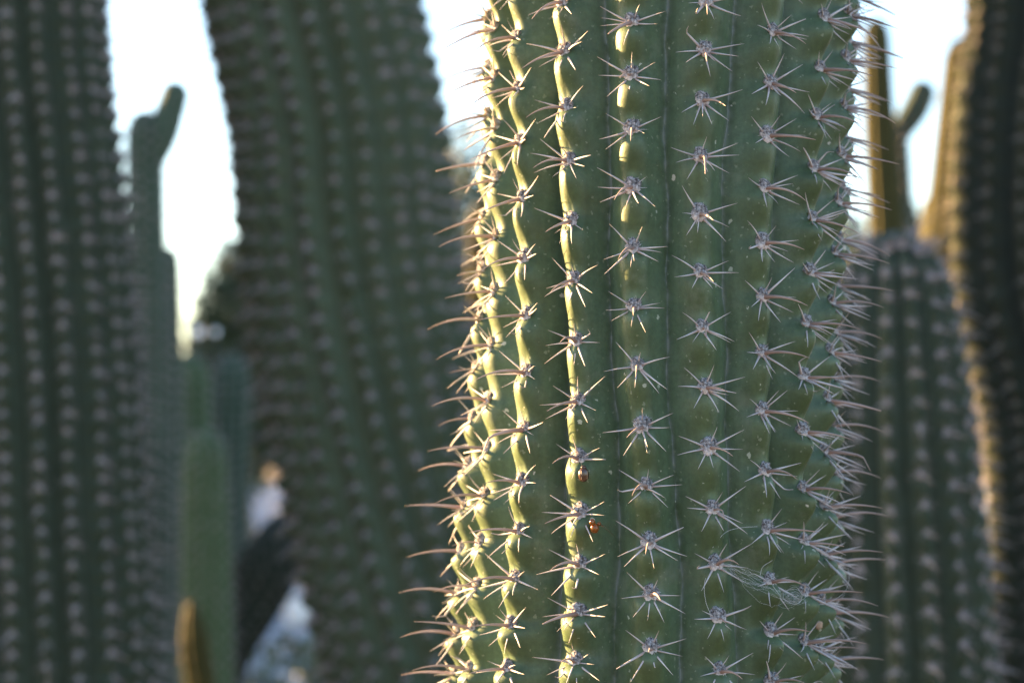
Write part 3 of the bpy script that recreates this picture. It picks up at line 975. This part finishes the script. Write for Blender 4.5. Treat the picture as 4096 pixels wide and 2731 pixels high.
def trunk(parent, base, top, r0, r1):
    base = Vector(base); top = Vector(top)
    d = top - base
    t = tube_template(1.0, 1.0, 0.03, 8, 8)
    V = t[0].copy()
    V[:, 0] *= r0; V[:, 1] *= r0
    M = dir_matrix(d, (1, 0, 0), base, 1.0)
    V[:, 2] *= d.length
    s = Soup(); s.add((V, t[1], t[2], t[3]), M)
    for k in range(4):
        f = random.uniform(.35, .7)
        a = random.uniform(0, 6.28)
        V2 = t[0].copy(); V2[:, :2] *= r0 * .45; V2[:, 2] *= d.length * .5
        s.add((V2, t[1], t[2], t[3]), dir_matrix(Vector((math.cos(a), math.sin(a), 1.1)), (1, 0, 0), base + d * f, 1.0))
    return obj('trunk', s.build('trunk', [M_bark]), parent)

def tree(label, px, top_y, Y, half_px, mat, seed, n=9000, name='tree', leaf=0.045):
    c = at(px, top_y, Y)
    h = c.z; w = half_px / F * Y
    r = random.Random(seed)
    t = thing(name, label, 'tree', (0, 0, 0), 'trees behind the cacti')
    trunk(t, (c.x, Y, 0), (c.x + r.uniform(-.2, .2), Y, h * .7), h * .035, h * .012)
    lobes = [(c.x, Y, h * .62, w * .8, w * .8, h * .36)]
    for k in range(8):
        a = r.uniform(0, 6.28); e = r.uniform(.25, .8)
        lobes.append((c.x + math.cos(a) * w * .6, Y + math.sin(a) * w * .6, h * e, w * r.uniform(.3, .45), w * r.uniform(.3, .45), h * r.uniform(.14, .2)))
    leaf_cloud('crown', lobes, n, leaf, mat, t, seed)
    return t
tree('olive green tree in the gap below the white sky at left', 985, 930, 14, 270, M_leaf, 51, n=14000)
tree('green tree showing between the leaning cactus and the foreground cactus', 1850, 470, 16, 230, M_leaf2, 52)
tree('grey green tree low behind the foreground cactus at its right side', 3390, 830, 18, 150, M_leaf2, 53)
tree('dark tree behind the gap between the golden stems at right', 3640, 800, 15, 110, M_leaf, 54)
tree('tree standing behind the cactus at the left edge', 300, 1000, 17, 260, M_leaf, 55)
hd = thing('hedge', 'long tall hedge beyond the left edge of the view', 'hedge', (0, 0, 0))  # added out of view to keep sun off the gravel and olive tree
lobes = []
for k in range(26):
    f = k / 25
    lobes.append((-5.6 - 3.6 * f, 9.0 + 19 * f, 2.2, 0.9, 0.9, 2.5))
leaf_cloud('foliage', lobes, 13000, 0.18, M_leaf2, hd, 60)
# low shrub at the foot of the gravel
c = at(1200, 2760, 6.2)
sh = thing('shrub', 'low green shrub at the bottom edge beside the leaning cactus', 'shrub', (0, 0, 0))
leaf_cloud('foliage', [(c.x, 6.2, 0.10, 0.22, 0.2, 0.22), (c.x + .15, 6.3, 0.15, 0.16, 0.16, 0.24), (c.x - .14, 6.1, .06, .12, .12, .12)], 900, 0.03, M_leaf2, sh, 61)
c = at(1010, 1850, 36.5)
sb = thing('far_shrub', 'far grey green shrub beyond the gravel in the left gap', 'shrub', (0, 0, 0))
leaf_cloud('foliage', [(c.x + .5, 36.6, .6, .7, .6, .8), (c.x - .4, 36.8, .5, .5, .5, .6)], 700, 0.08, M_leaf2, sb, 62)

# ------------------------------------------------------------------ small things
def blob(name, c, s, mat, parent=None, seed=0, nu=14, nv=10, rough=0.15, M=None):
    r = random.Random(seed)
    V, Q = [], []
    for j in range(nv):
        e = -math.pi / 2 + math.pi * (j + .02) / (nv - .96)
        for i in range(nu):
            a = 2 * math.pi * i / nu
            k = 1 + r.uniform(-rough, rough)
            V.append((math.cos(e) * math.cos(a) * s[0] * k, math.cos(e) * math.sin(a) * s[1] * k, math.sin(e) * s[2] * k))
    for j in range(nv - 1):
        for i in range(nu):
            i2 = (i + 1) % nu
            Q.append((j * nu + i, j * nu + i2, (j + 1) * nu + i2, (j + 1) * nu + i))
    V = np.array(V)
    if M is not None:
        Mn = np.array(M)
        V = V @ Mn[:3, :3].T
    V = V + np.array(c)
    return obj(name, mesh_np(name, V, Q, mat), parent)

Y = 9.0
g = at(1195, 2405, Y)
tag(blob('rock', (g.x, Y, 0.06), (0.075, 0.07, 0.10), plain('pale_stone', (0.70, 0.62, 0.58), 0.8), seed=3), 'pale rock lying on the gravel left of the leaning cactus', 'rock')

M_white = plain('white_globe', (0.74, 0.79, 0.88), 0.25, 0.5)  # small white globes on posts for two pale discs of unknown origin
M_post = plain('lamp_post', (0.10, 0.10, 0.11), 0.5)
for (px, py, Yl, sc), lab in zip([(792, 1330, 7.0, 1.0), (862, 1328, 7.6, 0.7)], ['white globe garden lamp in the left gap, brighter of the pair', 'white globe garden lamp in the left gap, dimmer one to the right of the pair']):
    c = at(px, py, Yl)
    t = thing('garden_lamp', lab, 'lamp', (c.x, Yl, 0), 'garden lamps')
    blob('globe', (0, 0, c.z), (0.021 * sc,) * 3, M_white, t, rough=0.0, nu=20, nv=14)
    s = Soup(); s.add(tube_template(1.0, 0.006, 0, 8, 4, 0, True), dir_matrix((0, 0, 1), (1, 0, 0), Vector((0, 0, 0)), 1.0))
    me = s.build('post', [M_post])
    po = obj('post', me, t); po.scale = (1, 1, c.z - 0.02)

# on the skin of the foreground cactus: beetle, amber husk, cobweb
def skin_point(px, py, lift=0.0):
    """point on the flank of the foreground cactus seen at (px, py)"""
    dx, dy = (px - 2048.0) / F, (1365.5 - py) / F
    d = Vector((dx, CP - dy * SP, SP + dy * CP)).normalized()
    dg = bpy.context.evaluated_depsgraph_get()
    ok, loc, nor, idx, ob_, mw = scene.ray_cast(dg, Vector((0, 0, CAM_Z)) + d * 0.3, d)
    return loc + nor * lift, nor

def body_hit(px, py):
    dx, dy = (px - 2048.0) / F, (1365.5 - py) / F
    d = Vector((dx, CP - dy * SP, SP + dy * CP)).normalized()
    b = [c for c in main.children if c.name.startswith('body')][0]
    ok, loc, nor, idx = b.ray_cast(Vector((0, 0, CAM_Z)) + d * 0.3, d)
    return loc, nor
bpy.context.view_layer.update()

def frame_from(n, up=(0, 0, 1)):
    n = n.normalized(); u = Vector(up); u = (u - n * u.dot(n)).normalized()
    return basis(u.cross(n), u, n)

loc, nor = body_hit(2334, 1897)
M = frame_from(nor)
bt = thing('beetle', 'small dark brown striped beetle sitting on the sunlit rib of the foreground cactus', 'insect', loc)
mb = plain('beetle_shell', (0.045, 0.022, 0.014), 0.25, 0.6); mst = plain('beetle_stripe', (0.30, 0.22, 0.15), 0.4)
blob('shell', M @ Vector((0, 0, 0.0006)), (0.0021, 0.0028, 0.0016), mb, bt, rough=0.02, M=M, nu=20, nv=14)
for sx in (-0.45, 0.6):
    blob('stripe', M @ Vector((sx * 0.0021, 0, 0.0006 + 0.0012 * math.sqrt(1 - sx * sx))), (0.0002, 0.0017, 0.00035), mst, bt, rough=0.1, M=M)
blob('head', M @ Vector((0, 0.0028, 0.0005)), (0.0011, 0.0008, 0.0008), mb, bt, rough=0.03, M=M)
leg_t = tube_template(1.0, 0.06, 0.15, 5, 5)
leg_m = tmpl_mesh('leg', leg_t, mb)
for sx in (-1, 1):
    for yy in (-0.0012, 0.0002, 0.0016):
        obj('leg', leg_m, bt, M.to_4x4() @ dir_matrix((sx, yy * 250, -0.15), (0, 0, 1), Vector((sx * 0.0016, yy, 0.0004)), 0.0015))

loc, nor = body_hit(2366, 2104)
M = frame_from(nor)
am, nt, b = new_mat('amber_shell')
b.inputs['Base Color'].default_value = (0.40, 0.13, 0.02, 1)
b.inputs['Roughness'].default_value = 0.12
b.inputs['Transmission Weight'].default_value = 0.7
b.inputs['IOR'].default_value = 1.45
wt = thing('winged_insect', 'glossy amber insect with long feelers hanging below a spine cluster', 'insect', loc)
blob('abdomen', M @ Vector((0, -0.0006, 0.0022)), (0.0017, 0.0019, 0.0016), am, wt, rough=0.03, M=M, nu=18, nv=12)
blob('thorax', M @ Vector((-0.0012, 0.0018, 0.0024)), (0.0012, 0.0013, 0.0010), am, wt, rough=0.06, M=M)
blob('head', M @ Vector((0.0020, 0.0010, 0.0024)), (0.0008, 0.0007, 0.0007), am, wt, rough=0.06, M=M)
fl = tmpl_mesh('feeler', tube_template(1.0, 0.012, 0.08, 5, 9), am)
for d, L in (((0.85, -0.65, 0.1), 0.0085), ((0.9, -0.3, 0.3), 0.0045)):
    obj('feeler', fl, wt, M.to_4x4() @ dir_matrix(d, (0, 0, 1), Vector((0.0024, 0.0008, 0.0024)), L))
lg = tmpl_mesh('leg', tube_template(1.0, 0.03, 0.25, 5, 7), am)
for d, o_ in (((0.5, -1, -.2), (.001, -.001, .001)), ((-.3, -1, -.3), (-.0005, -.0012, .001)), ((-0.9, .7, -.2), (-.0015, .002, .002)), ((.9, .6, -.4), (.0012, .0014, .002))):
    obj('leg', lg, wt, M.to_4x4() @ dir_matrix(d, (0, 0, 1), Vector(o_), 0.0026))

# round cork scar low on the right
loc, nor = body_hit(3276, 2500)
M = frame_from(nor)
sc_ = tag(blob('scab', loc, (0.0016, 0.0018, 0.0005), plain('cork', (0.30, 0.22, 0.17), 0.9), rough=0.18, M=M, seed=5), 'small round brown scab on the lower right flank of the foreground cactus', 'scab')

# cobweb threads caught on the spines
M_web = plain('web_silk', (0.45, 0.46, 0.50), 0.5, 0.4)
def strand_pts(a, b, sag, n=14, jit=0.0006, r=None):
    a, b = Vector(a), Vector(b); out = []
    for i in range(n + 1):
        t = i / n
        p = a.lerp(b, t)
        p.z -= sag * 4 * t * (1 - t)
        p += Vector((r.gauss(0, jit), r.gauss(0, jit), r.gauss(0, jit)))
        out.append(p)
    return out
def tube_along(pts, rad, sides=4):
    V, Q = [], []
    n = len(pts)
    for i, p in enumerate(pts):
        d = (pts[min(i + 1, n - 1)] - pts[max(i - 1, 0)])
        d = d.normalized() if d.length > 1e-9 else Vector((1, 0, 0))
        x = d.orthogonal().normalized(); y = d.cross(x)
        for k in range(sides):
            a = 2 * math.pi * k / sides
            V.append(tuple(p + x * rad * math.cos(a) + y * rad * math.sin(a)))
    for i in range(n - 1):
        for k in range(sides):
            k2 = (k + 1) % sides
            Q.append((i * sides + k, i * sides + k2, (i + 1) * sides + k2, (i + 1) * sides + k))
    return np.array(V), np.array(Q), np.zeros((0, 3), int), np.zeros(len(V))
rw = random.Random(4)
web = Soup()
def wp(px, py, lift):
    return at(px, py, 0.655 + lift)
for k in range(15):
    x0, y0 = rw.choice(((2875, 2262), (2930, 2268), (2960, 2310))); x0 += rw.gauss(0, 9); y0 += rw.gauss(0, 6)
    x1, y1 = rw.choice(((3085, 2335), (3110, 2310), (3180, 2380), (3140, 2400))); x1 += rw.gauss(0, 12); y1 += rw.gauss(0, 9)
    web.add(tube_along(strand_pts(wp(x0, y0, 0.004), wp(x1, y1, 0.012), rw.gauss(0.001, 0.0022), 16, 0.0002, rw), 0.00003), Matrix.Identity(4))
for k in range(26):
    cx, cy = 3175 + rw.gauss(0, 14), 2385 + rw.gauss(0, 10)
    a0 = rw.uniform(0, 6.28); ra = rw.uniform(10, 42)
    pts = [wp(cx + math.cos(a0 + i * .35) * ra * 1.1, cy + math.sin(a0 + i * .35) * ra * .7, 0.012 + 0.002 * math.sin(i)) for i in range(rw.randrange(8, 20))]
    web.add(tube_along(pts, 0.000032), Matrix.Identity(4))
for pts in ([(2838, 2280), (2818, 2330), (2822, 2400), (2842, 2455)], [(3040, 2300), (3052, 2265), (3090, 2240)], [(3392, 2270), (3396, 2320), (3375, 2370), (3310, 2410), (3240, 2420)],
            [(2850, 2190), (2900, 2130), (2960, 2110), (3030, 2105)], [(3090, 2340), (3130, 2390), (3180, 2415), (3210, 2390), (3190, 2350)]):
    P = catmull([tuple(wp(x, y, 0.006 if x < 3200 else 0.035)) for x, y in pts], 8)
    web.add(tube_along([Vector(v) for v in P], 0.00007), Matrix.Identity(4))
o = obj('cobweb', web.build('cobweb', [M_web]))
tag(o, 'pale tangled cobweb strung between spines low on the foreground cactus', 'cobweb')
